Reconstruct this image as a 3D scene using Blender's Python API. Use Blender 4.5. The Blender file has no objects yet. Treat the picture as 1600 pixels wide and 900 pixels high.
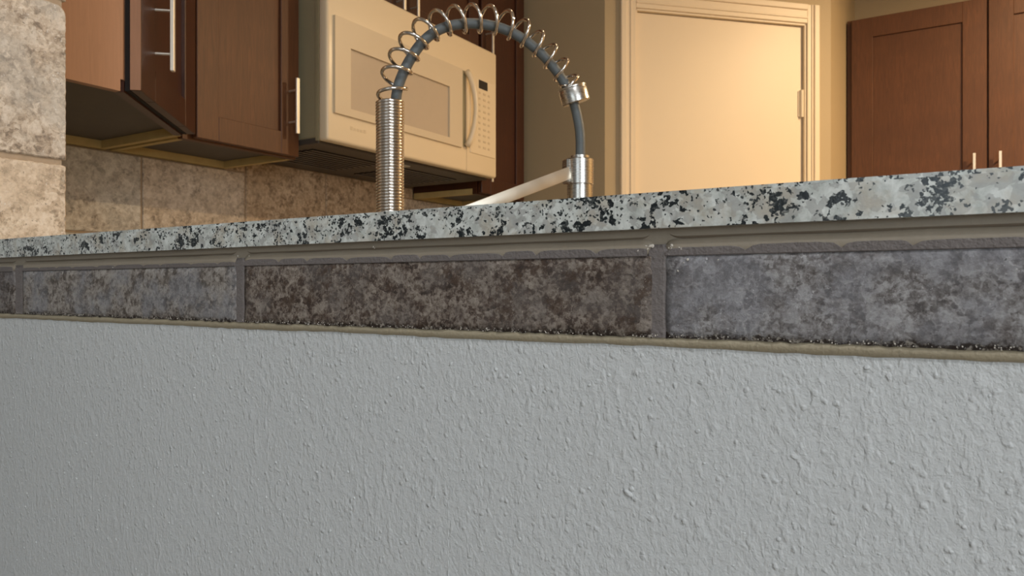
import bpy, bmesh, math, random
from math import sin, cos, pi, radians, hypot
from mathutils import Vector, Matrix
random.seed(7)
S = bpy.context.scene
C = S.collection

# ------------------------------------------------------------------ camera
YAW = radians(31.9)
cd = bpy.data.cameras.new('camera'); cam = bpy.data.objects.new('camera', cd); C.objects.link(cam)
cam.location = (0, -0.355, 1.02); cam.rotation_euler = (pi/2, 0, YAW)
cd.sensor_width = 36; cd.lens = 36*1157/1600; cd.clip_start = 0.01
cd.dof.use_dof = True; cd.dof.focus_distance = 0.55; cd.dof.aperture_fstop = 26
S.camera = cam

# ------------------------------------------------------------------ world, light, exposure
w = bpy.data.worlds.new('world'); S.world = w; w.use_nodes = True
wn = w.node_tree; bg = wn.nodes['Background']
sky = wn.nodes.new('ShaderNodeTexSky'); sky.sky_type = 'NISHITA'
sky.sun_elevation = radians(40); sky.sun_rotation = radians(20); sky.sun_disc = False
wn.links.new(sky.outputs[0], bg.inputs[0]); bg.inputs[1].default_value = 0.12
S.view_settings.view_transform = 'Standard'; S.view_settings.look = 'None'
S.view_settings.gamma = 1; S.view_settings.exposure = 0.45
S.view_settings.use_curve_mapping = False

def area(name, loc, rot, sx, sy, power, col, shape='RECTANGLE', spread=None):
    l = bpy.data.lights.new(name, 'AREA'); l.shape = shape; l.size = sx
    if shape in ('RECTANGLE', 'ELLIPSE'): l.size_y = sy
    l.energy = power; l.color = col
    if spread: l.spread = spread
    o = bpy.data.objects.new(name, l); C.objects.link(o); o.location = loc; o.rotation_euler = rot
    return o
# daylight entering through the living-room windows
DAY = (0.93, 0.97, 1.0)
area('window_daylight', (2.28, -1.75, 1.55), (0, radians(90), 0), 1.3, 1.7, 35, DAY)
area('back_window_daylight', (0.3, -3.88, 1.5), (radians(90), 0, 0), 1.7, 1.3, 6, DAY)
WARM = (1.0, 0.72, 0.42)

# ------------------------------------------------------------------ helpers
class MB:
    """collects shapes of one mesh"""
    def __init__(s): s.bm = bmesh.new()
    def box(s, x0, x1, y0, y1, z0, z1, bev=0, seg=1):
        m = Matrix.Translation(((x0+x1)/2, (y0+y1)/2, (z0+z1)/2)) @ Matrix.Diagonal((abs(x1-x0), abs(y1-y0), abs(z1-z0), 1))
        r = bmesh.ops.create_cube(s.bm, size=1, matrix=m)
        if bev:
            es = {e for v in r['verts'] for e in v.link_edges}
            bmesh.ops.bevel(s.bm, geom=list(es), offset=bev, segments=seg, affect='EDGES', profile=0.5)
        return s
    def cyl(s, a, b, r, r2=None, n=20):
        a = Vector(a); b = Vector(b); d = b-a
        m = Matrix.Translation((a+b)/2) @ d.to_track_quat('Z', 'Y').to_matrix().to_4x4()
        bmesh.ops.create_cone(s.bm, cap_ends=True, segments=n, radius1=r, radius2=r if r2 is None else r2, depth=d.length, matrix=m)
        return s
    def lathe(s, a, axis, prof, n=32):
        """prof: list of (radius, height along axis)"""
        q = Vector(axis).normalized().to_track_quat('Z', 'Y').to_matrix(); a = Vector(a)
        rings = []
        for r, h in prof:
            rings.append([s.bm.verts.new(a + q @ Vector((r*cos(2*pi*k/n), r*sin(2*pi*k/n), h))) for k in range(n)])
        for i in range(len(rings)-1):
            for k in range(n):
                s.bm.faces.new((rings[i][k], rings[i][(k+1) % n], rings[i+1][(k+1) % n], rings[i+1][k]))
        s.bm.faces.new(rings[0][::-1]); s.bm.faces.new(rings[-1])
        return s
    def tube(s, pts, rad, n=8):
        pts = [Vector(p) for p in pts]; N = len(pts)
        T = [(pts[min(i+1, N-1)]-pts[max(i-1, 0)]).normalized() for i in range(N)]
        u = T[0].orthogonal().normalized(); rings = []
        for i in range(N):
            u = (u - T[i]*u.dot(T[i])).normalized(); v = T[i].cross(u)
            r = rad(i/(N-1)) if callable(rad) else rad
            rings.append([s.bm.verts.new(pts[i] + (u*cos(2*pi*k/n)+v*sin(2*pi*k/n))*r) for k in range(n)])
        for i in range(N-1):
            for k in range(n):
                s.bm.faces.new((rings[i][k], rings[i][(k+1) % n], rings[i+1][(k+1) % n], rings[i+1][k]))
        s.bm.faces.new(rings[0][::-1]); s.bm.faces.new(rings[-1])
        return s
    def prism(s, poly, z0, z1):
        """poly in xy extruded in z"""
        b = [s.bm.verts.new((x, y, z0)) for x, y in poly]; t = [s.bm.verts.new((x, y, z1)) for x, y in poly]
        n = len(poly); s.bm.faces.new(b[::-1]); s.bm.faces.new(t)
        for i in range(n): s.bm.faces.new((b[i], b[(i+1) % n], t[(i+1) % n], t[i]))
        return s
    def sweep_x(s, xs, profs):
        """profs[i] = closed list of (y,z) at xs[i]"""
        rings = [[s.bm.verts.new((x, y, z)) for y, z in p] for x, p in zip(xs, profs)]
        n = len(profs[0])
        for i in range(len(xs)-1):
            for k in range(n):
                s.bm.faces.new((rings[i][k], rings[i][(k+1) % n], rings[i+1][(k+1) % n], rings[i+1][k]))
        s.bm.faces.new(rings[0][::-1]); s.bm.faces.new(rings[-1])
        return s
    def build(s, name, mat, parent=None, smooth=False, loc=(0, 0, 0), rz=0):
        bmesh.ops.recalc_face_normals(s.bm, faces=s.bm.faces)
        me = bpy.data.meshes.new(name); s.bm.to_mesh(me); s.bm.free()
        me.materials.append(mat)
        if smooth:
            me.polygons.foreach_set('use_smooth', [True]*len(me.polygons))
            if smooth == 'auto': me.set_sharp_from_angle(angle=radians(35))
        o = bpy.data.objects.new(name, me); C.objects.link(o)
        o.location = loc; o.rotation_euler = (0, 0, rz)
        if parent: o.parent = parent
        return o
def tag(o, label=None, cat=None, group=None, kind=None):
    if label: o['label'] = label
    if cat: o['category'] = cat
    if group: o['group'] = group
    if kind: o['kind'] = kind
    return o
def empty(name, loc, rz=0):
    o = bpy.data.objects.new(name, None); C.objects.link(o); o.location = loc; o.rotation_euler = (0, 0, rz); o.empty_display_size = .05
    return o
def catmull(P, per):
    P = [Vector(p) for p in P]; out = []
    for i in range(len(P)-1):
        p0 = P[max(i-1, 0)]; p1 = P[i]; p2 = P[i+1]; p3 = P[min(i+2, len(P)-1)]
        for k in range(per):
            t = k/per
            out.append(0.5*((2*p1)+(p2-p0)*t+(2*p0-5*p1+4*p2-p3)*t*t+(3*p1-p0-3*p2+p3)*t**3))
    out.append(P[-1]); return out

# ------------------------------------------------------------------ materials
class NT:
    def __init__(s, name):
        s.m = bpy.data.materials.new(name); s.m.use_nodes = True; s.t = s.m.node_tree
        s.b = s.t.nodes['Principled BSDF']
        s.co = s.t.nodes.new('ShaderNodeTexCoord').outputs['Object']
    def n(s, ty, **kw):
        o = s.t.nodes.new('ShaderNode'+ty)
        for k, v in kw.items():
            if hasattr(o, k): setattr(o, k, v)
        return o
    def put(s, sock, v):
        if isinstance(v, bpy.types.NodeSocket): s.t.links.new(v, sock)
        else: sock.default_value = (*v, 1) if isinstance(v, tuple) and len(v) == 3 and sock.type == 'RGBA' else v
    def map(s, sc=(1, 1, 1), loc=(0, 0, 0), rot=(0, 0, 0), v=None):
        o = s.n('Mapping'); s.put(o.inputs[0], v or s.co); o.inputs[1].default_value = loc; o.inputs[2].default_value = rot; o.inputs[3].default_value = sc
        return o.outputs[0]
    def noise(s, scale, detail=4, rough=.55, dist=0, v=None, out=0):
        o = s.n('TexNoise'); s.put(o.inputs['Vector'], v or s.co)
        o.inputs['Scale'].default_value = scale; o.inputs['Detail'].default_value = detail
        o.inputs['Roughness'].default_value = rough; o.inputs['Distortion'].default_value = dist
        return o.outputs[out]
    def voro(s, scale, v=None, feature='F1', out='Distance', rnd=1):
        o = s.n('TexVoronoi', feature=feature); s.put(o.inputs['Vector'], v or s.co); o.inputs['Scale'].default_value = scale
        o.inputs['Randomness'].default_value = rnd
        return o.outputs[out]
    def ramp(s, fac, stops, interp='LINEAR'):
        o = s.n('ValToRGB'); s.put(o.inputs[0], fac); r = o.color_ramp; r.interpolation = interp
        while len(r.elements) < len(stops): r.elements.new(.5)
        for e, (p, c) in zip(r.elements, stops):
            e.position = p; e.color = (*c, 1) if isinstance(c, tuple) else (c, c, c, 1)
        return o.outputs[0]
    def mix(s, f, a, b, mode='MIX'):
        o = s.n('Mix', data_type='RGBA'); o.blend_type = mode; o.clamp_factor = True
        s.put(o.inputs[0], f); s.put(o.inputs[6], a); s.put(o.inputs[7], b); return o.outputs[2]
    def math(s, op, a, b=0.0, c=None):
        o = s.n('Math', operation=op); s.put(o.inputs[0], a); s.put(o.inputs[1], b)
        if c is not None: s.put(o.inputs[2], c)
        return o.outputs[0]
    def warp(s, amt, scale, v=None):
        v = v or s.co
        c = s.noise(scale, 3, .5, v=v, out=1)
        a = s.n('VectorMath', operation='SUBTRACT'); s.put(a.inputs[0], c); a.inputs[1].default_value = (.5, .5, .5)
        b = s.n('VectorMath', operation='SCALE'); s.put(b.inputs[0], a.outputs[0]); b.inputs['Scale'].default_value = amt
        d = s.n('VectorMath', operation='ADD'); s.put(d.inputs[0], v); s.put(d.inputs[1], b.outputs[0]); return d.outputs[0]
    def bump(s, h, dist, strength=1.0, prev=None):
        o = s.n('Bump'); s.put(o.inputs['Height'], h); o.inputs['Distance'].default_value = dist; o.inputs['Strength'].default_value = strength
        if prev: s.put(o.inputs['Normal'], prev)
        return o.outputs[0]
    def fin(s, col=None, rough=None, metal=None, nrm=None, spec=None, coat=None, coatr=None):
        for k, v in (('Base Color', col), ('Roughness', rough), ('Metallic', metal), ('Normal', nrm), ('Specular IOR Level', spec), ('Coat Weight', coat), ('Coat Roughness', coatr)):
            if v is not None: s.put(s.b.inputs[k], v)
        return s.m

def plain(name, col, rough=.5, metal=0.0, spec=None, var=.08, scale=20, bump=0, bscale=200, coat=None):
    t = NT(name)
    n = t.noise(scale, 4, .6)
    a = tuple(c*(1-var) for c in col); b = tuple(min(1, c*(1+var)) for c in col)
    nr = t.bump(t.noise(bscale, 3, .6), bump) if bump else None
    return t.fin(t.mix(n, a, b), rough, metal, nr, spec, coat)

def stone(name, base, dark, light, tint, seed=0, rust=.3, scale=1.0, speck=.5, rough=.55, bump=.0012, wear=False):
    """tumbled stone-look tile: pebbly cells with pale rims, blotches, rust and crumbs"""
    t = NT(name)
    v = t.map((scale,)*3, loc=(seed*1.7, seed*.9, seed*.37))
    v1 = t.warp(.010, 110, t.warp(.012, 45, v))
    v2 = t.warp(.0035, 420, t.warp(.006, 160, v))
    def gray(vv, sc):
        q = t.n('SeparateColor'); t.put(q.inputs[0], t.voro(sc, v=vv, out='Color')); return q.outputs[0]
    cellA, cellB = gray(v1, 75), gray(v2, 260)
    frac = t.noise(62, 10, .80, v=v)
    frac2 = t.noise(150, 8, .80, v=t.map(loc=(2, 9, 4), v=v))
    tone = t.math('ADD', t.math('ADD', t.math('MULTIPLY', cellA, .20), t.math('MULTIPLY', cellB, .22)),
                  t.math('ADD', t.math('MULTIPLY', frac, 1.1), t.math('MULTIPLY', frac2, .75)))
    tone = t.math('SUBTRACT', tone, .63)          # centre .5
    c = t.ramp(tone, [(.27, tuple(x*.55 for x in dark)), (.41, dark), (.50, base), (.60, tuple((a+b)/2 for a, b in zip(base, light))), (.74, light)])
    c = t.mix(t.ramp(t.noise(16, 4, .6, v=v), [(.44, 0.0), (.58, .6)]), c, t.mix(tone, tuple(x*.6 for x in tint), tuple(min(1, x*1.5) for x in tint)))
    rim = t.voro(75, v=v1, feature='DISTANCE_TO_EDGE')
    rimm = t.math('MULTIPLY', t.ramp(rim, [(.02, 1.0), (.10, 0.0)]), t.ramp(t.noise(38, 6, .7, v=t.map(loc=(5, 5, 1), v=v)), [(.50, 0.0), (.60, speck*.55)]))
    c = t.mix(rimm, c, tuple(min(1, x*1.25) for x in light))
    rs = t.math('MULTIPLY', t.ramp(t.noise(42, 9, .82, v=t.map(loc=(3, 1, 8), v=v)), [(.52, 0.0), (.57, 1.0)]), rust)
    c = t.mix(rs, c, t.mix(frac2, (.020, .010, .006), (.10, .055, .030)))
    wc = t.math('MULTIPLY', t.ramp(t.noise(330, 5, .8, v=v), [(.58, 0.0), (.63, 1.0)]), t.ramp(t.noise(26, 5, .7, v=t.map(loc=(1, 7, 3), v=v)), [(.5, 0.0), (.60, speck)]))
    c = t.mix(wc, c, tuple(min(1, x*1.7) for x in light))
    pit = t.math('MULTIPLY', t.ramp(t.noise(240, 4, .7, v=t.map(loc=(8, 2, 3), v=v)), [(.66, 0.0), (.71, 1.0)]), .7)
    c = t.mix(pit, c, tuple(x*.3 for x in dark))
    if wear:      # dirt and broken glaze along the sawn lower edge
        sx = t.n('SeparateXYZ'); t.put(sx.inputs[0], t.co)
        zz = t.math('ADD', t.math('SUBTRACT', sx.outputs[2], .9950), t.math('MULTIPLY', t.math('SUBTRACT', t.noise(120, 8, .8), .5), .016))
        lo = t.ramp(t.math('MULTIPLY', zz, 100.0), [(.12, 1.0), (.22, 0.0)])
        c = t.mix(t.math('MULTIPLY', lo, .9), c, t.mix(t.ramp(t.noise(500, 4, .7), [(.52, 0.0), (.60, 1.0)]), (.030, .017, .011), (.50, .46, .40)))
    h = t.math('ADD', t.math('MULTIPLY', frac2, .7), t.math('MULTIPLY', cellB, .1))
    h = t.math('SUBTRACT', h, t.math('MULTIPLY', pit, .3))
    nr = t.bump(h, bump)
    return t.fin(c, t.ramp(frac2, [(.3, rough-.1), (.7, rough+.15)]), 0, nr, .4)

def granite(name):
    t = NT(name)
    v = t.warp(.005, 320, t.warp(.007, 90))
    big = t.noise(45, 3, .5); mid = t.noise(110, 4, .6, .4)
    base = t.ramp(t.noise(150, 6, .65, .5), [(.35, (.37, .388, .36)), (.5, (.52, .54, .51)), (.65, (.65, .67, .64))])
    cell = t.voro(230, v=v, out='Color')
    sp = t.n('SeparateColor'); t.put(sp.inputs[0], cell)
    # grey translucent quartz grains
    g = t.math('LESS_THAN', sp.outputs[0], t.math('MULTIPLY', t.ramp(big, [(.35, .10), (.65, .62)]), .9))
    c = t.mix(t.math('MULTIPLY', g, .6), base, t.mix(mid, (.20, .20, .19), (.36, .35, .33)))
    c = t.mix(t.ramp(t.noise(70, 4, .6, v=t.map(loc=(5, 2, 1))), [(.50, 0.0), (.66, .6)]), c, (.42, .37, .29))
    # black biotite in clusters
    cell2 = t.voro(380, v=t.warp(.0045, 420, t.map(loc=(.3, .1, .2))), out='Color')
    s2 = t.n('SeparateColor'); t.put(s2.inputs[0], cell2)
    cl = t.noise(62, 4, .6, .3, v=t.map(loc=(1, 4, 2)))
    k = t.math('LESS_THAN', s2.outputs[1], t.ramp(cl, [(.46, .01), (.56, .10), (.64, .75)]))
    k = t.math('MULTIPLY', k, t.ramp(t.noise(600, 2, .6), [(.30, .4), (.42, 1.0)]))
    c = t.mix(k, c, (.012, .016, .018))
    cell3 = t.voro(800, v=t.warp(.002, 500), out='Color'); s3 = t.n('SeparateColor'); t.put(s3.inputs[0], cell3)
    k3 = t.math('LESS_THAN', s3.outputs[0], t.ramp(t.noise(80, 3, .6, v=t.map(loc=(7, 1, 1))), [(.45, .015), (.62, .22)]))
    c = t.mix(k3, c, (.05, .055, .055))
    return t.fin(c, .22, 0, t.bump(t.noise(700, 2), .00008), .5)

def painted_wall(name, col, d=.00125, rough=.55):
    """roller and knock-down texture under satin paint"""
    t = NT(name)
    v = t.map(rot=(0, radians(35), 0), sc=(1.0, 1.0, .78))
    a = t.noise(430, 4, .62, .3, v=v)
    b = t.noise(150, 2, .5, .2, v=v)
    blob = t.ramp(t.voro(230, v=t.warp(.003, 200)), [(.12, 1.0), (.42, 0.0)], 'EASE')
    rc = t.n('SeparateColor'); t.put(rc.inputs[0], t.voro(230, v=t.warp(.003, 200), out='Color'))
    blob = t.math('MULTIPLY', blob, t.math('GREATER_THAN', rc.outputs[0], .80))
    big = t.ramp(t.noise(190, 2, .5, 0, v=t.map(loc=(3, 3, 3), rot=(0, radians(35), 0), sc=(1, 1, .5))), [(.55, 0.0), (.72, 1.0)], 'EASE')
    h = t.math('ADD', t.math('MULTIPLY', a, .55), t.math('MULTIPLY', b, .45))
    h = t.math('ADD', h, t.math('MULTIPLY', t.ramp(t.noise(260, 4, .6, .5, v=t.map(loc=(6, 1, 2), rot=(0, radians(-38), 0), sc=(1, 1, .7))), [(.46, 0.0), (.58, 1.0)], 'EASE'), .10))
    h = t.math('ADD', h, t.math('MULTIPLY', blob, .30))
    h = t.math('ADD', h, t.math('MULTIPLY', big, .22))
    c = t.mix(t.noise(6, 3, .5), tuple(x*.97 for x in col), tuple(min(1, x*1.03) for x in col))
    return t.fin(c, rough, 0, t.bump(h, d), .35)

def cherry(name, col, rough=.33, k=1.0):
    t = NT(name)
    v = t.map((14, 14, 1.2)); g = t.noise(9, 6, .6, 1.2, v=v)
    blot = t.noise(7, 4, .55)
    c = t.mix(t.ramp(g, [(.3, 0.0), (.7, 1.0)]), tuple(x*(1-.28*k) for x in col), tuple(x*(1+.22*k) for x in col))
    c = t.mix(t.ramp(blot, [(.35, 0.0), (.65, .5*k)]), c, tuple(x*.7 for x in col))
    return t.fin(c, rough, 0, t.bump(g, .0002), .5)

def steel(name, col=(.52, .50, .48), rough=.25, brushed=False):
    t = NT(name)
    n = t.noise(30, 3, .5, v=t.map((1, 1, 30) if brushed else (1, 1, 1)))
    return t.fin(t.mix(n, tuple(x*.92 for x in col), col), t.ramp(n, [(.3, rough-.04), (.7, rough+.05)]), 1.0)

M = {}
M['granite'] = granite('speckled_granite')
M['wall_grey'] = painted_wall('grey_orange_peel_paint', (.535, .550, .549))
M['wall_beige'] = plain('beige_wall_paint', (.46, .365, .225), .6, var=.03, scale=3, bump=.0004, bscale=120)
M['ceil'] = plain('ceiling_paint', (.60, .56, .50), .8, var=.02)
M['door_paint'] = plain('cream_door_paint', (.84, .72, .54), .42, var=.02, scale=4)
M['cherry'] = cherry('cherry_stain', (.118, .046, .018), .5)
M['cherry_shaded'] = cherry('cherry_stain_shaded', (.060, .018, .007), .42)  # same stain, shade put into the colour for faces without glare
M['cherry_lit'] = cherry('cherry_lit_panel', (.42, .225, .135), .5, .25)  # same cherry made paler, glare put into the colour
M['pine'] = plain('raw_plywood', (.55, .42, .18), .7, var=.25, scale=18)
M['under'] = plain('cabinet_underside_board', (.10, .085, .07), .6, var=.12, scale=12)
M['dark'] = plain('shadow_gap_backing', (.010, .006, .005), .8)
M['handle'] = steel('satin_nickel_bar', (.95, .92, .84), .5)
M['chrome'] = steel('polished_spring_steel', (.74, .70, .66), .14)
M['steel'] = steel('brushed_steel', (.60, .58, .55), .27, True)
M['arm'] = steel('satin_steel_bar', (.90, .84, .72), .40)
M['hose'] = plain('braided_hose', (.105, .122, .128), .42, var=.2, scale=60, bump=.0004, bscale=900)
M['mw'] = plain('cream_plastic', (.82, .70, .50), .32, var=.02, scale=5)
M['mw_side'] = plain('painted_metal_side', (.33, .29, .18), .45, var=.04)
M['mw_glass'] = plain('microwave_window_screen', (.56, .47, .36), .25, var=.04, scale=30)
M['mw_trim'] = plain('microwave_window_bezel', (.70, .60, .44), .35, var=.02)
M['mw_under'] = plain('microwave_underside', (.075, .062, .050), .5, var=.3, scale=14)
M['black'] = plain('black_plastic', (.012, .011, .012), .3)
M['print'] = plain('grey_print', (.68, .565, .39), .5)
M['grout'] = plain('mauve_grout', (.150, .131, .124), .75, var=.22, scale=60, bump=.0008, bscale=500)
M['grout_warm'] = plain('tan_grout', (.42, .32, .22), .8, var=.2, scale=70, bump=.0006, bscale=400)
M['tan'] = plain('tan_caulk', (.275, .235, .180), .5, var=.10, scale=25, bump=.0003, bscale=250)
M['shaded_strip'] = plain('brown_shaded_caulk', (.155, .120, .085), .5, var=.2, scale=12, bump=.0003, bscale=200)  # brown caulk with the granite overhang's shade in its colour
M['tan_low'] = plain('tan_edge_caulk', (.34, .29, .20), .6, var=.12, scale=60, bump=.0005, bscale=500)
M['chip'] = plain('white_chips', (.62, .57, .50), .7)
M['floor'] = plain('floor_tile', (.30, .24, .18), .4, var=.15, scale=5)
M['lens'] = plain('lamp_lens', (.5, .48, .4), .15)
M['white'] = plain('white_frame', (.75, .75, .73), .4)

# ------------------------------------------------------------------ room shell
def struct(mb, name, mat, **k): return tag(mb.build(name, mat, **k), kind='structure')
struct(MB().box(-3.2, 2.4, -4.0, 4.0, -.1, 0), 'floor', M['floor'])
struct(MB().box(-3.2, 2.4, -4.0, 4.0, 2.6, 2.7), 'ceiling', M['ceil'])
WF = -.949            # jamb face of the tiled pier
pier_x = WF - .012
wf = MB().box(pier_x, 2.4, .0032, .124, 0, 1.0495).box(-3.2, pier_x, .0032, .112, 0, 2.6)
wall_front = struct(wf, 'wall_front', M['wall_grey'])
struct(MB().box(-2.06, -1.94, .112, 4.0, 0, 2.6), 'wall_left', M['wall_beige'])
struct(MB().box(-1.94, 2.0, 3.856, 4.0, 0, 2.6), 'wall_back', M['wall_beige'])
struct(MB().box(1.9, 2.0, .124, 3.856, 0, 2.6), 'wall_right', M['wall_beige'])
# pantry: short wall, diagonal wall with the door, return wall
c0 = Vector((-1.252, 2.36)); dv = Vector((1, 1)).normalized(); nv = Vector((-1, 1)).normalized()  # nv points into pantry
def dpt(s, d=0): p = c0 + dv*s + nv*d; return (p.x, p.y)
LS = 1.033; TH = .10
pw = MB()
pw.prism([(-1.94, 2.36), (-1.252, 2.36), dpt(0, TH), (-1.94, 2.36+TH)], 0, 2.6)
S0, S1, DH = .125, .915, 2.155
pw.prism([dpt(0), dpt(S0), dpt(S0, TH), dpt(0, TH)], 0, 2.6)
pw.prism([dpt(S1), dpt(LS), (dpt(LS)[0]-TH, dpt(LS)[1]+TH*.4), dpt(S1, TH)], 0, 2.6)
pw.prism([dpt(S0), dpt(S1), dpt(S1, TH), dpt(S0, TH)], DH, 2.6)
ex, ey = dpt(LS)
pw.prism([(ex, ey), (ex, 3.856), (ex-TH, 3.856), (ex-TH, ey+.04)], 0, 2.6)
struct(pw, 'wall_pantry', M['wall_beige'])
# door in the diagonal wall, local x along the wall, -y into the room
door = tag(empty('door_1', (c0.x, c0.y, 0), radians(45)), kind='structure')
MB().box(S0+.014, S1-.014, .012, .047, .01, DH-.014, .002).build('door_slab', M['door_paint'], door)
jm = MB().box(S0, S0+.012, -.004, TH, 0, DH).box(S1-.012, S1, -.004, TH, 0, DH).box(S0, S1, -.004, TH, DH-.012, DH)
jm.build('door_jamb', M['door_paint'], door)
def casing(mb, x0, x1, z0, z1, horiz=False, flip=False):
    # stepped casing: thick outer bead, flat, thin inner edge
    mb.box(x0, x1, -.012, 0, z0, z1, .002)
    if horiz: mb.box(x0, x1, -.019, -.010, z1-.026, z1, .004, 2); mb.box(x0, x1, -.016, -.010, z0+.018, z0+.026, .002)
    elif not flip: mb.box(x0, x0+.026, -.019, -.010, z0, z1, .004, 2); mb.box(x1-.026, x1-.018, -.016, -.010, z0, z1, .002)
    else: mb.box(x1-.026, x1, -.019, -.010, z0, z1, .004, 2); mb.box(x0+.018, x0+.026, -.016, -.010, z0, z1, .002)
for a, b, hz, fl, z0, z1 in ((.063, S0+.004, 0, 0, 0, DH+.076), (S1-.004, .967, 0, 1, 0, DH+.076), (S0+.004, S1-.004, 1, 0, DH-.004, DH+.076)):
    m = MB(); casing(m, a, b, z0, z1, hz, fl); m.build('door_casing', M['door_paint'], door)
for z in (1.81, .30, 1.05):
    MB().cyl((S1-.020, .006, z-.058), (S1-.020, .006, z+.058), .009, n=12).box(S1-.034, S1-.015, .008, .013, z-.055, z+.055).build('hinge', M['door_paint'], door, smooth='auto')
MB().lathe((S0+.075, .012, .95), (0, -1, 0), [(.03, 0), (.03, .006), (.012, .01), (.012, .035), (.026, .045), (.028, .06), (.018, .07)]).build('door_knob', M['handle'], door, smooth='auto')
# living-room side behind the camera
struct(MB().box(-3.32, -3.2, -4, .112, 0, 2.6), 'wall_living_left', M['wall_grey'])
lr = MB().box(2.4, 2.5, -4, .124, 0, .85).box(2.4, 2.5, -4, .124, 2.25, 2.6).box(2.4, 2.5, -4, -2.65, .85, 2.25).box(2.4, 2.5, -.85, .124, .85, 2.25)
struct(lr, 'wall_living_right', M['wall_grey'])
lb = MB().box(-3.2, 2.4, -4.1, -4, 0, .8).box(-3.2, 2.4, -4.1, -4, 2.2, 2.6).box(-3.2, -.6, -4.1, -4, .8, 2.2).box(1.2, 2.4, -4.1, -4, .8, 2.2)
struct(lb, 'wall_living_back', M['wall_grey'])
wg = NT('window_glass'); wg.b.inputs['Transmission Weight'].default_value = 1; wg.b.inputs['IOR'].default_value = 1.01; wg.fin((.95, .97, .97), .0)
w1 = tag(empty('window_1', (2.45, -1.75, .85)), kind='structure')
MB().box(-.03, .03, -.9, .9, 0, .05).box(-.03, .03, -.9, .9, 1.35, 1.4).box(-.03, .03, -.9, -.85, .05, 1.35).box(-.03, .03, .85, .9, .05, 1.35).box(-.02, .02, -.02, .02, .05, 1.35).build('window_frame', M['white'], w1)
MB().box(-.003, .003, -.85, .85, .05, 1.35).build('pane', wg.m, w1)
w2 = tag(empty('window_2', (.3, -4.05, .8)), kind='structure')
MB().box(-.9, .9, -.03, .03, 0, .05).box(-.9, .9, -.03, .03, 1.35, 1.4).box(-.9, -.85, -.03, .03, .05, 1.35).box(.85, .9, -.03, .03, .05, 1.35).box(-.02, .02, -.02, .02, .05, 1.35).build('window_frame', M['white'], w2)
MB().box(-.85, .85, -.003, .003, .05, 1.35).build('pane', wg.m, w2)

# ------------------------------------------------------------------ ceiling lights of the kitchen, one added on the living side
def downlight(x, y, power, label, col=WARM, size=.15):
    r = tag(empty('ceiling_light', (x, y, 2.6)), label, 'ceiling light', 'recessed ceiling lights')
    MB().lathe((0, 0, -.012), (0, 0, 1), [(.075, .012), (.095, .010), (.095, 0), (.080, 0), (.075, .008)]).build('trim_ring', M['white'], r, smooth='auto')
    l = bpy.data.lights.new('ceiling_lamp', 'AREA'); l.shape = 'DISK'; l.size = size; l.energy = power; l.color = col
    o = bpy.data.objects.new('ceiling_lamp', l); C.objects.link(o); o.parent = r; o.location = (0, 0, -.02)
downlight(1.15, 2.48, 50, 'round recessed ceiling light above the middle of the kitchen')
downlight(.45, 2.75, 8, 'round recessed ceiling light near the pantry door')
downlight(-.6, 1.0, 1.6, 'round recessed ceiling light nearest the corner cabinet')
downlight(.45, -.85, 11, 'added unseen round ceiling light brightening the top of the half wall', (.95, .97, 1.0), .14)  # added out of view to light the wall top from above

# ------------------------------------------------------------------ edge tiles, grout and caulk of the half wall
H = 1.02
def tile_mesh(x0, x1, z0, z1, yf, depth, seed):
    """front slab of a cut tile with slightly worn outline and broken edges"""
    rnd = random.Random(seed); bm = MB(); B = bm.bm
    n = max(12, int((x1-x0)/.004)); m = 8
    V = {}
    for i in range(n+1):
        for j in range(m+1):
            x = x0+(x1-x0)*i/n; z = z0+(z1-z0)*j/m
            e = 0
            if i in (0, n): x += rnd.uniform(-.0004, .0004); e = 1
            if j == 0: z += rnd.uniform(-.0006, .0006); e = 1
            if j == m: z += rnd.uniform(-.0003, .0003); e = 1
            y = yf + rnd.uniform(-.00012, .00012) + (.0008 if e else 0)
            V[i, j] = B.verts.new((x, y, z))
    for i in range(n):
        for j in range(m): B.faces.new((V[i, j], V[i+1, j], V[i+1, j+1], V[i, j+1]))
    loop = [V[i, 0] for i in range(n)]+[V[n, j] for j in range(m)]+[V[i, m] for i in range(n, 0, -1)]+[V[0, j] for j in range(m, 0, -1)]
    bk = [B.verts.new((v.co.x, yf+depth, v.co.z)) for v in loop]
    k = len(loop)
    for i in range(k): B.faces.new((loop[i], bk[i], bk[(i+1) % k], loop[(i+1) % k]))
    B.faces.new(bk)
    return bm
BR = ((.085, .066, .052), (.045, .030, .022), (.185, .165, .145))
sm = [
  stone('edge_tile_stone_dark', (.14, .118, .105), (.065, .048, .038), (.27, .245, .22), (.15, .14, .145), 1, .35, scale=1.75, wear=True, bump=.0016),
  stone('edge_tile_stone_taupe', (.235, .205, .180), (.125, .102, .085), (.38, .35, .315), (.20, .205, .225), 2, .15, speck=.6, scale=1.75, wear=True, bump=.0016),
  stone('edge_tile_stone_brown', (.150, .114, .090), (.062, .039, .028), (.32, .275, .23), (.140, .120, .108), 3, .75, speck=.75, scale=1.75, wear=True, bump=.0016),
  stone('edge_tile_stone_blue_grey', (.240, .226, .222), (.148, .132, .126), (.42, .41, .41), (.228, .228, .248), 4, .22, speck=.7, scale=1.75, wear=True, bump=.0016),
]
spans = [(-.949, -.7895, 0), (-.7755, -.4605, 1), (-.4515, -.138, 2), (-.1305, .182, 3), (.189, .502, 2), (.509, .822, 1), (.829, 1.142, 3)]
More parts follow.
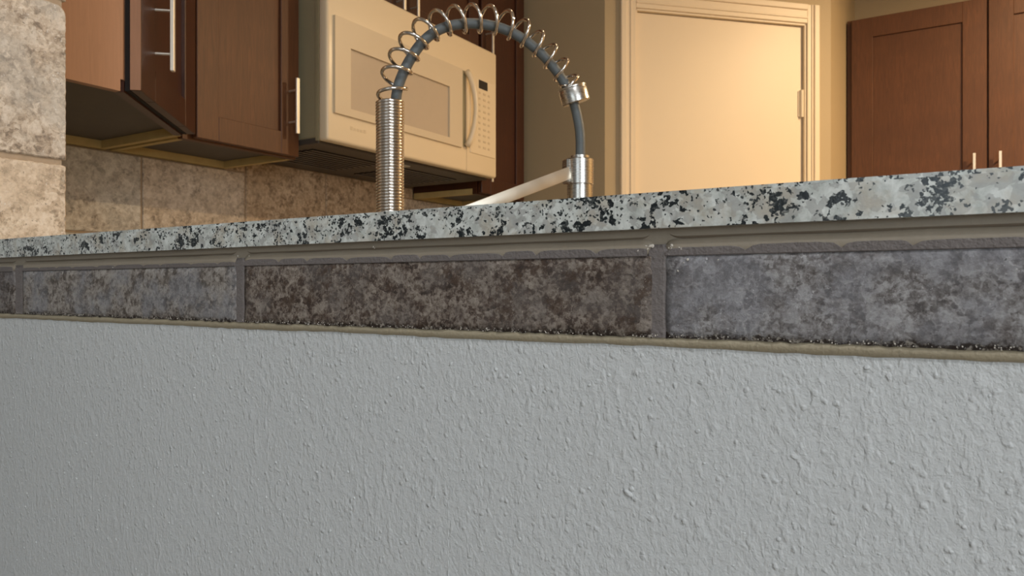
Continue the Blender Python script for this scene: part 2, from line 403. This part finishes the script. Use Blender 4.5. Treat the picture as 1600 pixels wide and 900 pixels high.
for x0, x1, k in spans:
    tile_mesh(x0, x1, H-.0250, H+.0166, 0, .0058, int(x0*1000)+5000).build('tile', sm[k], wall_front, smooth=True)
    # tan bead under the granite above each tile, closing round at the ends
    n = 60; xs = []; pr = []
    for i in range(n+1):
        s = (1-cos(pi*i/n))/2; x = x0-.001+(x1-x0+.002)*s
        e = min(1, min(s, 1-s)*(x1-x0)/.006); e = math.sqrt(max(0, 1-(1-e)**2)); e = .15+.85*e
        wob = .0002*sin(x*90+k)
        zt = H+.0247+wob; zb = H+.0165; zc = (zt+zb)/2; hh = (zt-zb)/2*e
        xs.append(x)
        y0 = -.0002+.003*(1-e)
        pr.append([(.0058, zc+hh), (y0+.0016, zc+hh), (y0+.0003, zc+hh*.55), (y0, zc), (y0+.0005, zc-hh*.6), (y0+.0012, zc-hh), (.0058, zc-hh)])
    MB().sweep_x(xs, pr).build('caulk_bead', M['tan'], wall_front, smooth=True)
    # brown strip between bead and stone underside, overhang shade painted into its colour
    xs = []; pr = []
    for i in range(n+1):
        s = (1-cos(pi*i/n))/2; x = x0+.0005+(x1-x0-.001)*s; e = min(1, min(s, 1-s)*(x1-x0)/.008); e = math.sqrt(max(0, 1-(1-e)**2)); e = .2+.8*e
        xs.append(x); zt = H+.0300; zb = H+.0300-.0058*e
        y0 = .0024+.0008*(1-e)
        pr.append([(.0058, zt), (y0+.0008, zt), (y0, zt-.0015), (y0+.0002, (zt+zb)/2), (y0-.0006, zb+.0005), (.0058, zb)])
    MB().sweep_x(xs, pr).build('caulk_strip', M['shaded_strip'], wall_front, smooth=True)
    # thinset squeezed out in scallops along the top edge of the tile
    rnd = random.Random(k*13+int(x0*100)); x = x0; mb = MB()
    xs = []; pr = []
    flat = k == 1
    while x < x1-.001:
        L = min(rnd.uniform(.020, .046), x1-x)
        if x1-x-L < .012: L = x1-x
        hgt = rnd.uniform(.0024, .0036)*(.55 if flat else 1)
        for q in range(12):
            s = q/12; e = min(1, min(s, 1-s)*4.0); e = math.sqrt(max(0, 1-(1-e)**2))
            xx = x+L*s; z = H+.0176+(.0004 if s == 0 else hgt*(.25+.75*e))+rnd.uniform(-.00012, .00012)
            xs.append(xx); pr.append([(.0055, H+.0160), (.0003, H+.0160), (-.0001, H+.0164), (-.0003, z-.0003), (.0001, z), (.0055, z)])
        x += L
    MB().sweep_x(xs, pr).build('thinset_ridge', M['grout'], wall_front)
# backing behind all joints
MB().box(-.949, 1.15, .0022, .0062, H-.0290, H+.0297).build('grout_bed', M['tan'], wall_front)
for (a, b, k0), (c, d, k1) in zip(spans[:-1], spans[1:]):
    m = (b+c)/2; rnd = random.Random(int(m*977)); xs = []; mb = MB(); w_ = (c-b)/2+.0006
    n = 16; rings = []
    zs = [H-.0250+(.0470)*i/n for i in range(n+1)]
    for i, z in enumerate(zs):
        ww = w_ + rnd.uniform(-.0003, .0004) + (.0012 if z > H+.016 else 0) - (.002 if i == n else 0)
        yy = .0006+rnd.uniform(-.0001, .0002)
        rings.append([mb.bm.verts.new((m-ww, .0058, z)), mb.bm.verts.new((m-ww, yy+.0002, z)), mb.bm.verts.new((m-ww*.5, yy+.0001, z)), mb.bm.verts.new((m+ww*.5, yy, z)), mb.bm.verts.new((m+ww, yy+.0006, z)), mb.bm.verts.new((m+ww, .0058, z))])
    for i in range(n):
        for q in range(6): mb.bm.faces.new((rings[i][q], rings[i][(q+1) % 6], rings[i+1][(q+1) % 6], rings[i+1][q]))
    mb.bm.faces.new(rings[0][::-1]); mb.bm.faces.new(rings[-1])
    mb.build('grout_joint', M['grout'], wall_front)
# caulk line below the tiles
xs = []; pr = []; rnd = random.Random(5)
for i in range(261):
    x = -.949+2.1*i/260; zb = H-.0300+rnd.uniform(-.0003, .0003)+.0003*sin(x*31)
    xs.append(x); pr.append([(.0064, H-.0252), (.0013, H-.0250), (.0015, H-.0275), (.0023, zb+.0005), (.0034, zb), (.0064, zb)])
MB().sweep_x(xs, pr).build('lower_caulk_line', M['tan_low'], wall_front, smooth=True)
# white crumbs at the joints and along the lower edge
rnd = random.Random(11); mb = MB()
def crumb(x, z, r, y=0.0):
    bmesh.ops.create_icosphere(mb.bm, subdivisions=1, radius=r, matrix=Matrix.Translation((x, y, z)) @ Matrix.Rotation(rnd.uniform(0, 3), 4, 'Y') @ Matrix.Diagonal((1, .5, rnd.uniform(.5, .9), 1)))
for i in range(44):
    sd = rnd.choice((-1, 1)); d = rnd.uniform(.003, .012)
    crumb(-.1342+sd*d, H+.0226-d*.30+rnd.uniform(-.0011, .0011), rnd.choice((.0002, .0003, .0004, .0007, .0010)), .0001)
for x, z in ((-.4575, .0235), (-.445, .0232), (-.62, .0175), (-.325, .0262), (-.324, .0254), (-.119, .014), (-.121, .0125), (-.124, .0085), (-.104, .0136)):
    crumb(x, H+z, rnd.uniform(.0004, .0008), -.0004)
for i in range(420):
    crumb(rnd.uniform(-.79, .05), H-.0243+rnd.uniform(-.0006, .0012), rnd.uniform(.00015, .00045), .0003)
tag(mb.build('mortar_crumbs', M['chip'], wall_front), kind='stuff')
# paint nibs and scratches on the grey wall
mb = MB(); rnd = random.Random(3)
def nib(x, z, r, sx=1, sz=1, a=0):
    bmesh.ops.create_icosphere(mb.bm, subdivisions=2, radius=r, matrix=Matrix.Translation((x, .0032, z)) @ Matrix.Rotation(a, 4, 'Y') @ Matrix.Diagonal((sx, .55, sz, 1)))
for i in range(420):
    nib(rnd.uniform(-.9, .15), H-.032-rnd.random()*.24, rnd.choice((.0004, .0006, .0006, .0008, .0011)), rnd.uniform(.8, 1.5), rnd.uniform(.7, 1.1), rnd.uniform(-.9, .1))
nib(-.152, H-.1065, .0022, 1.4, .7, .5); nib(-.150, H-.104, .0014)
for q in range(14): nib(-.268+rnd.uniform(-.0003, .0003), H-.130-q*.006, .0005, .7, 4.5)
tag(mb.build('paint_nibs', M['wall_grey'], wall_front, smooth=True), kind='stuff')

# ------------------------------------------------------------------ tiled jamb of the pier
jt = stone('jamb_tile_stone', (.56, .47, .37), (.45, .365, .285), (.78, .70, .60), (.50, .47, .42), 6, .06, scale=.8, speck=.8, rough=.6, bump=.0016)
jt2 = stone('jamb_tile_stone_warm', (.68, .55, .41), (.56, .44, .32), (.86, .74, .60), (.62, .50, .37), 9, .08, scale=.8, speck=.6, rough=.6, bump=.0016)
def jamb_tile(z0, z1, mat, round_top=0):
    # outline in (y,z), worn edge, extruded in x from the wall to the face
    mb = MB(); B = mb.bm; rnd = random.Random(int(z0*100)); y0, y1 = -.004, .130
    pts = []
    step = .0035
    def seg(a, b):
        n = max(1, int(hypot(b[0]-a[0], b[1]-a[1])/step))
        for i in range(n): pts.append((a[0]+(b[0]-a[0])*i/n+rnd.uniform(-.0005, .0005), a[1]+(b[1]-a[1])*i/n+rnd.uniform(-.0005, .0005)))
    seg((y0, z0), (y1, z0))
    if round_top:
        r = round_top; seg((y1, z0), (y1, z1-r))
        for i in range(5): a = i/5*pi/2; pts.append((y1-r+r*cos(a), z1-r+r*sin(a)))
        seg((y1-r, z1), (y0, z1))
    else: seg((y1, z0), (y1, z1)); seg((y1, z1), (y0, z1))
    seg((y0, z1), (y0, z0))
    cy = (y0+y1)/2; cz = (z0+z1)/2
    def ins(p, d): return (p[0]+(d if p[0] < cy else -d)*min(1, abs(p[0]-cy)/.03), p[1]+(d if p[1] < cz else -d)*min(1, abs(p[1]-cz)/.03))
    L = [[B.verts.new((WF-.011, *p)) for p in pts], [B.verts.new((WF-.002, *p)) for p in pts], [B.verts.new((WF, *ins(p, .0015))) for p in pts]]
    n = len(pts)
    for a, b in zip(L[:-1], L[1:]):
        for i in range(n): B.faces.new((a[i], a[(i+1) % n], b[(i+1) % n], b[i]))
    B.faces.new(L[0][::-1]); B.faces.new(L[-1])
    return mb.build('tile', mat, wall_front)
jamb_tile(1.0700, 1.1705, jt2); jamb_tile(1.1775, 1.367, jt, .012); jamb_tile(1.374, 1.70, jt2); jamb_tile(1.707, 2.03, jt); jamb_tile(2.037, 2.36, jt2)
MB().box(WF-.012, WF-.0035, 0, .126, 1.07, 2.36).build('grout_bed', M['grout_warm'], wall_front)

# ------------------------------------------------------------------ granite bar top
g = MB()
g.prism([(WF, -.0045), (1.5, -.0045), (1.5, .205), (WF, .205)], H+.0297, H+.0480)
bmesh.ops.bevel(g.bm, geom=[e for e in g.bm.edges if e.verts[0].co.z > H+.04 and e.verts[1].co.z > H+.04 and abs(e.verts[0].co.y+.0045) < 1e-5 and abs(e.verts[1].co.y+.0045) < 1e-5 and abs(e.verts[0].co.z-e.verts[1].co.z) < 1e-5], offset=.0022, segments=4, affect='EDGES')
tag(g.build('bar_countertop', M['granite'], smooth='auto'), 'speckled grey white and black granite bar top lying along the half wall', 'countertop')

# ------------------------------------------------------------------ backsplash tiles on the left kitchen wall
wl = bpy.data.objects['wall_left']
bs = [stone('backsplash_stone_grey', (.58, .53, .46), (.49, .44, .38), (.78, .74, .67), (.58, .57, .52), 12, .05, scale=.45, speck=.35),
      stone('backsplash_stone_taupe', (.60, .51, .41), (.50, .42, .335), (.78, .70, .60), (.56, .48, .39), 14, .08, scale=.45, speck=.35),
      stone('backsplash_stone_brown', (.52, .40, .285), (.40, .30, .205), (.70, .58, .44), (.48, .37, .26), 17, .15, scale=.45, speck=.3)]
k = 0
ys = [(.136, .497), (.503, .827), (.833, 1.166), (1.172, 1.505), (1.511, 1.84), (1.846, 2.18), (2.186, 2.357)]
for y0, y1 in ys:
    for z0, z1 in ((.925, 1.160), (1.166, 1.378)):
        mat = bs[min(2, max(0, [0, 0, 1, 2, 2, 1, 0][k//2]))]
        if z1 > 1.3 and y0 in (1.172, 1.511): z1 = 1.421
        MB().box(-1.9405, -1.930, y0, y1, z0, z1, .0025, 2).build('tile', mat, wl)
        k += 1
for y0, y1 in ((1.099, 1.166), (1.846, 1.984)): MB().box(-1.9405, -1.930, y0, y1, 1.384, 1.421, .0025, 2).build('tile', bs[2], wl)
MB().box(-1.9405, -1.9335, 1.097, 1.986, 1.38, 1.423).build('grout_bed', M['grout_warm'], wl)
MB().box(-1.9405, -1.9335, .124, 2.36, .92, 1.38).build('grout_bed', M['grout_warm'], wl)

# ------------------------------------------------------------------ cabinets
def shaker(parent, x0, x1, z0, z1, mat, st=.062, y=-.021, th=.019, rail=None, handle=None, hz=None):
    """overlay door: frame of stiles and rails, recessed panel as sub-part, bar handle"""
    rail = rail or st
    f = MB()
    f.box(x0, x0+st, y, y+th, z0, z1, .0015).box(x1-st, x1, y, y+th, z0, z1, .0015)
    f.box(x0+st-.0005, x1-st+.0005, y+.0002, y+th, z0, z0+rail, .0012).box(x0+st-.0005, x1-st+.0005, y+.0002, y+th, z1-rail, z1, .0012)
    d = f.build('door', mat, parent)
    MB().box(x0+st-.002, x1-st+.002, y+.009, y+.014, z0+rail-.002, z1-rail+.002).build('panel', mat, d)
    if handle is not None:
        h = MB().box(handle-.0055, handle+.0055, y-.036, y-.029, hz[0], hz[1], .001)
        L = hz[1]-hz[0]; o = (L-.086)/2 if L < .2 else .034
        for z in (hz[0]+.034, hz[0]+.120): h.cyl((handle, y-.03, z), (handle, y+.001, z), .0032, n=10)
        h.build('handle', M['handle'], d)
    return d
def upper(name, loc, rz, W, Hh, depth, label, doors, mat, group=None, side=None):
    r = tag(empty(name, loc, rz), label, 'cabinet', group)
    b = MB().box(0, W, .0, depth, .022, Hh)
    b.build('body', side or mat, r)
    MB().box(.001, W-.001, .0, .019, 0, .022).build('bottom_rail', mat, r)
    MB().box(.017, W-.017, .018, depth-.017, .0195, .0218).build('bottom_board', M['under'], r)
    MB().box(0, .016, .019, depth, 0, .022).build('side_edge', M['pine'], r); MB().box(W-.016, W, .019, depth, 0, .022).build('side_edge', M['pine'], r)
    MB().box(.016, W-.016, depth-.016, depth, 0, .022).build('back_rail', M['pine'], r)
    for dd in doors: shaker(r, *dd[:4], mat, **dd[4])
    return r
ZB = 1.382; CH = .91
# corner cabinet with a diagonal door
corner = tag(empty('corner_cabinet', (0, 0, 0)), 'cherry corner wall cabinet with diagonal door and side panel pale with painted glare', 'cabinet')
A = (-1.33, .425); Bp = (-1.598, .727)
poly = [(-1.932, .126), (-1.33, .126), A, Bp, (-1.932, .727)]
MB().prism(poly, ZB+.022, ZB+CH).build('body', M['cherry_lit'], corner)
ins_ = [(-1.914, .144), (-1.347, .144), (-1.347, .418), (-1.604, .709), (-1.914, .709)]
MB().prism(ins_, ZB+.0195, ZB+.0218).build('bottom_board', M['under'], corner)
MB().box(-1.347, -1.330, .126, .42, ZB, ZB+.022).build('side_edge', M['cherry_lit'], corner)
MB().box(-1.932, -1.606, .711, .727, ZB, ZB+.022).build('side_edge', M['pine'], corner)
MB().box(-1.932, -1.916, .126, .711, ZB, ZB+.022).build('back_rail', M['pine'], corner)
dd = Vector((Bp[0]-A[0], Bp[1]-A[1])); ang = math.atan2(dd.y, dd.x); L = dd.length
fr = MB().box(0.004, L-.002, 0, .019, 0, .022).build('bottom_rail', M['cherry_shaded'], corner, loc=(A[0], A[1], ZB), rz=ang)
MB().box(.010, L, -.0095, 0.0, .004, CH).build('gap_shade', M['dark'], corner, loc=(A[0], A[1], ZB), rz=ang)  # black strip painting the shade in the gap behind the door
def shaker_at(parent, loc, rz, x0, x1, z0, z1, mat, st, y, handle, hz):
    f = MB(); th = .020
    f.box(x0, x0+st, y, y+th, z0, z1, .0015).box(x1-st, x1, y, y+th, z0, z1, .0015).box(x0+st, x1-st, y+.0002, y+th, z0, z0+.062, .001).box(x0+st, x1-st, y+.0002, y+th, z1-.062, z1, .001)
    d = f.build('door', mat, parent, loc=loc, rz=rz)
    MB().box(x0+st-.002, x1-st+.002, y+.009, y+.014, z0+.06, z1-.06).build('panel', mat, d)
    MB().box(x0-.0006, x0+.0008, y+.001, y+th-.001, z0+.001, z1-.001).build('lit_edge', M['cherry_lit'], d)  # pale strip paints the light on the door's near edge
    h = MB().box(handle-.0055, handle+.0055, y-.036, y-.028, hz[0], hz[1], .001)
    for z in (hz[0]+.034, hz[0]+.120): h.cyl((handle, y-.03, z), (handle, y+.001, z), .003, n=10)
    h.build('handle', M['handle'], d)
shaker_at(corner, (A[0], A[1], ZB), ang, .004, L-.002, .004, CH-.004, M['cherry_shaded'], .088, -.0300, .090, (.066, .220))
# narrow cabinet left of the microwave
upper('wall_cabinet', (-1.621, .742, ZB), radians(90), .353, CH, .31, 'narrow cherry wall cabinet between corner cabinet and microwave',
      [(.026, .346, .004, CH-.004, dict(handle=.312, hz=(.060, .212)))], M['cherry'], 'cherry wall cabinets')
MB().box(.003, .0255, -.0015, .0005, .022, CH).build('gap_shade', M['dark'], bpy.data.objects['wall_cabinet'])  # black strip painting the shade of the gap beside the door
# cabinet above the microwave
upper('wall_cabinet', (-1.621, 1.098, 1.902), radians(90), .885, ZB+CH-1.902, .31, 'short two-door cherry wall cabinet directly above the microwave',
      [(.004, .437, .004, ZB+CH-1.906, dict(handle=.405, hz=(.02, .172))), (.444, .877, .004, ZB+CH-1.906, dict(handle=.475, hz=(.02, .172)))], M['cherry_shaded'], 'cherry wall cabinets')
# narrow cabinet right of the microwave
upper('wall_cabinet', (-1.621, 1.990, ZB), radians(90), .330, CH, .31, 'shaded cherry wall cabinet between microwave and beige pantry wall',
      [(.006, .322, .004, CH-.004, dict(handle=.035, hz=(.50, .652)))], M['cherry_shaded'], 'cherry wall cabinets')
# double cabinet on the back wall
upper('wall_cabinet', (-.517, 3.547, 1.375), 0, 1.17, .935, .308, 'double-door cherry wall cabinet on the back wall right of the pantry door',
      [(.022, .569, .004, .928, dict(st=.092, handle=.522, hz=(.088, .240))), (.576, 1.150, .004, .928, dict(st=.092, handle=.618, hz=(.088, .240)))], M['cherry'], 'cherry wall cabinets')
# lower units behind the bar, carrying the tap
kc = tag(empty('base_cabinet', (-1.9, .127, 0)), 'low L-shaped cherry base cabinet standing behind the half wall under the faucet', 'cabinet')
MB().box(-.026, .58, .58, 2.22, .1, .883).box(0, .94, .0, .58, .1, .883).box(1.81, 2.6, .0, .58, .1, .883).box(.94, 1.81, .0, .58, .1, .74).box(.94, 1.81, .575, .58, .74, .883).build('body', M['cherry'], kc)
MB().box(0, 2.6, .0, .52, 0, .1).build('plinth', M['dark'], kc)
for i in range(2, 5):
    f = MB().box(.01+.52*i, .51+.52*i, .58, .60, .12, .87, .002).build('door', M['cherry'], kc)
    MB().box(.45+.52*i, .46+.52*i, .625, .633, .6, .75, .001).cyl((.455+.52*i, .6, .63), (.455+.52*i, .628, .63), .004, n=8).cyl((.455+.52*i, .6, .72), (.455+.52*i, .628, .72), .004, n=8).build('handle', M['handle'], f)
ct = MB().box(-1.928, .72, .127, .36-.0, .885, .915).box(-1.928, -.95, .36, .76, .885, .915).box(-1.928, -1.29, .76, 2.355, .885, .915).box(-.10, .72, .36, .76, .885, .915).box(-.95, -.10, .70, .76, .885, .915)
tag(ct.build('worktop', M['granite']), 'grey speckled granite kitchen worktop behind the raised bar', 'countertop')
sk = MB().box(-.949, -.945, .362, .698, .75, .914).box(-.105, -.101, .362, .698, .75, .914).box(-.945, -.105, .362, .366, .75, .914).box(-.945, -.105, .694, .698, .75, .914).box(-.945, -.105, .366, .694, .75, .754)

# ------------------------------------------------------------------ microwave over the range
mwv = tag(empty('microwave', (-1.5, 1.098, 1.426), radians(90)), 'cream over-the-range microwave with vertical handle and keypad', 'microwave')
MW, MH, MD = .850, .462, .43
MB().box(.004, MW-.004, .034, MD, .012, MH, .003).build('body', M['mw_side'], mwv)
MB().box(0, MW, 0, .036, 0, MH, .009, 3).build('front_fascia', M['mw'], mwv, smooth='auto')
MB().box(-.0005, .012, .034, .045, .002, MH-.003).build('side_seam', M['mw_side'], mwv)
dr = MB()
dz0, dz1, dx0, dx1 = .078, .348, .022, .622
dr.box(dx0, .083, -.008, .0, dz0, dz1).box(.549, dx1, -.008, .0, dz0, dz1).box(.083, .549, -.008, .0, dz0, .100).box(.083, .549, -.008, .0, .271, dz1)
door_m = dr.build('door', M['mw_trim'], mwv)
MB().box(.083, .549, -.0014, .0, .100, .271).build('window_screen', M['mw_glass'], door_m)
MB().box(.624, .628, -.0012, .003, dz0, dz1).box(.655, .658, -.0012, .003, 0.004, .085).build('door_seam', M['print'], mwv)
hd = MB(); pts = [(.650+.012*sin(pi*i/24), -.006-.030*sin(pi*i/24)**.6, .088+.258*i/24) for i in range(25)]
hd.tube(pts, lambda s: .0085+.003*abs(.5-s)*2, 12); hd.build('handle', M['mw'], mwv, smooth=True)
MB().box(.632, .652, -.001, .002, .085, .348, .0005).build('groove_shade', M['mw_side'], mwv)  # darker strip painting the groove's shade behind the handle
cp = MB().box(.676, MW-.014, -.003, .003, .07, .345, .002).build('control_panel', M['mw'], mwv)
MB().box(.728, .782, -.0045, .001, .308, .338).build('display', M['black'], cp)
kb = MB()
for r_ in range(10):
    for c_ in range(3):
        z = .292-r_*.0215; kb.box(.726+c_*.030, .738+c_*.030+(.004 if c_ == 1 else 0), -.0042, -.002, z-.0035, z+.0035)
tag(kb.build('keypad', M['print'], cp), kind='stuff')
# maker's mark, too blurred in the photograph to read: five small strokes of print
lg = MB()
for i, hh in enumerate((.010, .008, .008, .008, .010)): lg.box(.088+i*.0135, .098+i*.0135, -.0006, .001, .043, .043+hh, .0002)
tag(lg.build('maker_mark', M['print'], mwv), 'small dark maker lettering')
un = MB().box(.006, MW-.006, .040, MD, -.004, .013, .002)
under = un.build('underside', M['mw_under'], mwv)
ub = MB()
for x0 in (.06, .46):
    for i in range(9): ub.box(x0, x0+.30, .12+i*.026, .136+i*.026, -.0075, -.003)
tag(ub.build('grease_filter', M['black'], under), kind='stuff')
MB().box(.37, .44, .07, .11, -.008, -.003, .002).build('lamp_cover', M['lens'], under)
MB().cyl((MW-.010, .012, -.012), (MW-.010, .012, .004), .004, n=10).build('corner_foot', M['mw'], mwv)

# ------------------------------------------------------------------ spring faucet
fa = tag(empty('spring_faucet', (-.628, .361, .915), radians(53.9)), 'steel pull-down faucet with coiled spring around a grey hose', 'faucet')
MB().lathe((0, 0, 0), (0, 0, 1), [(.030, 0), (.030, .006), (.024, .010), (.024, .085), (.021, .090), (.019, .096)]).build('base', M['steel'], fa, smooth='auto')
MB().cyl((0, -.02, .05), (0, -.055, .055), .011).cyl((0, -.05, .055), (-.03, -.075, .13), .005).build('lever', M['steel'], fa, smooth='auto')
# hose
hose = catmull([Vector((0.0016, 0, 0.1782)), Vector((0.0033, 0, 0.2596)), Vector((0.0049, 0, 0.3085)), Vector((0.0082, 0, 0.3495)), Vector((0.014, 0, 0.3722)), Vector((0.0257, 0, 0.3972)), Vector((0.0409, 0, 0.4204)), Vector((0.0606, 0, 0.4387)), Vector((0.0841, 0, 0.4497)), Vector((0.1134, 0, 0.4557)), Vector((0.1442, 0, 0.4555)), Vector((0.1721, 0, 0.4488)), Vector((0.2006, 0, 0.434)), Vector((0.2238, 0, 0.4156)), Vector((0.2434, 0, 0.3938)), Vector((0.2563, 0, 0.3736)), Vector((0.2653, 0, 0.3476)), Vector((0.2703, 0, 0.3174)), Vector((0.2703, 0, 0.2742))], 8)
MB().tube(hose, .0068, 16).build('hose', M['hose'], fa, smooth=True)
MB().cyl((0, 0, .09), (0.001, 0, Vector((0.0008, 0, 0.3366)).z), .0142, n=24).build('spring_core', M['black'], fa, smooth='auto')
# spring: tightly wound tower, then an open spiral along the arch
R0 = .0160; wr = .00212
zt0 = .098; zt1 = Vector((0.0, 0, 0.3406)).z; pitch = .00385
turns = (zt1-zt0)/pitch; turns = math.floor(turns)+.0; pitch = (zt1-zt0)/turns
P = []; seg = 18
phase = 0
for i in range(int(turns*seg)+1):
    a = 2*pi*i/seg; P.append(Vector((R0*cos(a), R0*sin(a), zt0+pitch*i/seg)))
centre = catmull([Vector((0.0004, 0, 0.3406)), Vector((0.0016, 0, 0.3489)), Vector((0.0049, 0, 0.3671)), Vector((0.0124, 0, 0.3891)), Vector((0.0232, 0, 0.41)), Vector((0.0384, 0, 0.43)), Vector((0.0589, 0, 0.4459)), Vector((0.0832, 0, 0.4563)), Vector((0.1134, 0, 0.4629)), Vector((0.1461, 0, 0.4635)), Vector((0.1759, 0, 0.4562)), Vector((0.2025, 0, 0.4422)), Vector((0.2257, 0, 0.4238)), Vector((0.2454, 0, 0.4029)), Vector((0.2563, 0, 0.3853))], 40)
cum = [0]
for a, b in zip(centre[:-1], centre[1:]): cum.append(cum[-1]+(b-a).length)
tot = cum[-1]; NT_ = 15.0
steps = int(NT_*26); j = 0
def at_len(s):
    global j
    while j < len(cum)-2 and cum[j+1] < s: j += 1
    t = (s-cum[j])/max(1e-9, cum[j+1]-cum[j]); return centre[j].lerp(centre[j+1], t), (centre[j+1]-centre[j]).normalized()
for i in range(1, steps+1):
    f = i/steps
    s = tot*(f*(1.10-.10*f)) if f > .0 else 0
    s = tot*min(1, (f**1.0)*(1.0) + .0)
    ease = min(1, f/.07); s = s*(.35+.65*ease)
    c, T = at_len(s)
    e1 = Vector((0, 1, 0)).cross(T).normalized()      # for T=+z this is +x
    e2 = Vector((0, 1, 0))
    a = 2*pi*NT_*f
    R = R0 + .0016*min(1, f/.08) - .0030*max(0, f-.6)/.4
    P.append(c + (e1*cos(a)+e2*sin(a))*R)
MB().tube(P, lambda q: .00208 if q < .655 else .0024, 8).build('spring', M['chrome'], fa, smooth=True)
# collar at the end of the spring
ax = (Vector((0.2563, 0, 0.3897))-Vector((0.2653, 0, 0.361))).normalized()
cc = Vector((0.2608, 0, 0.375))
MB().lathe(cc-ax*.011, ax, [(.0188, 0), (.0200, .0012), (.0200, .0175), (.0192, .019), (.0192, .020), (.0200, .021), (.0200, .0225), (.0178, .0235), (.0100, .0238)], 40).build('collar', M['steel'], fa, smooth='auto')
MB().tube([cc+ax*.012+Vector((.017*cos(a), .017*sin(a), .0035*sin(a))) for a in [i*pi/10 for i in range(-2, 13)]], .0016, 8).build('spring_end', M['chrome'], fa, smooth=True)
# spray head
hx = 906.5
h0 = Vector((0.2698, 0, 0.15))
prof = [(.0155, 0), (.0170, .003), (.0170, .020), (.0180, .024), (.0180, Vector((0.2698, 0, 0.249)).z-h0.z-.0006), (.0170, Vector((0.2698, 0, 0.249)).z-h0.z), (.0170, Vector((0.2698, 0, 0.2503)).z-h0.z)]
MB().lathe(h0, (0, 0, 1), prof, 40).build('spray_head', M['steel'], fa, smooth='auto')
zc = Vector((0.2698, 0, 0.2499)).z
MB().lathe((h0.x, 0, zc), (0, 0, 1), [(.0180, 0), (.0190, .0008), (.0190, Vector((0.2698, 0, 0.2859)).z-zc-.001), (.0180, Vector((0.2698, 0, 0.2859)).z-zc), (.0135, Vector((0.2698, 0, 0.2868)).z-zc), (.0135, Vector((0.2698, 0, 0.2904)).z-zc), (.0095, Vector((0.2698, 0, 0.2913)).z-zc)], 40).build('spray_neck', M['steel'], fa, smooth='auto')
# clip ring at the arm, a touch larger
MB().box(h0.x-.0225, h0.x-.012, -.006, .012, Vector((0.2698, 0, 0.2508)).z, Vector((0.2698, 0, 0.2859)).z, .002).build('clip', M['steel'], fa)
# docking arm: flat bar rising from the tower to the head
a0 = Vector((0.0, 0, 0.1651)); a1 = Vector((0.2523, 0, 0.2655)); d = (a1-a0); LA = d.length; tilt = math.atan2(d.z, d.x)
arm = MB().box(.0, LA, -.003, .003, -.0085, .0085, .0012, 2)
bmesh.ops.transform(arm.bm, matrix=Matrix.Translation((a0.x, -.004, a0.z)) @ Matrix.Rotation(-tilt, 4, 'Y'), verts=arm.bm.verts)
arm.build('docking_arm', M['arm'], fa, smooth='auto')
MB().lathe((0, 0, a0.z-.014), (0, 0, 1), [(.0175, 0), (.0205, .001), (.0205, .027), (.0175, .028)]).build('arm_clamp', M['steel'], fa, smooth='auto')
tag(sk.build('kitchen_sink', M['steel']), 'rectangular steel sink sunk into the worktop beside the faucet', 'sink')
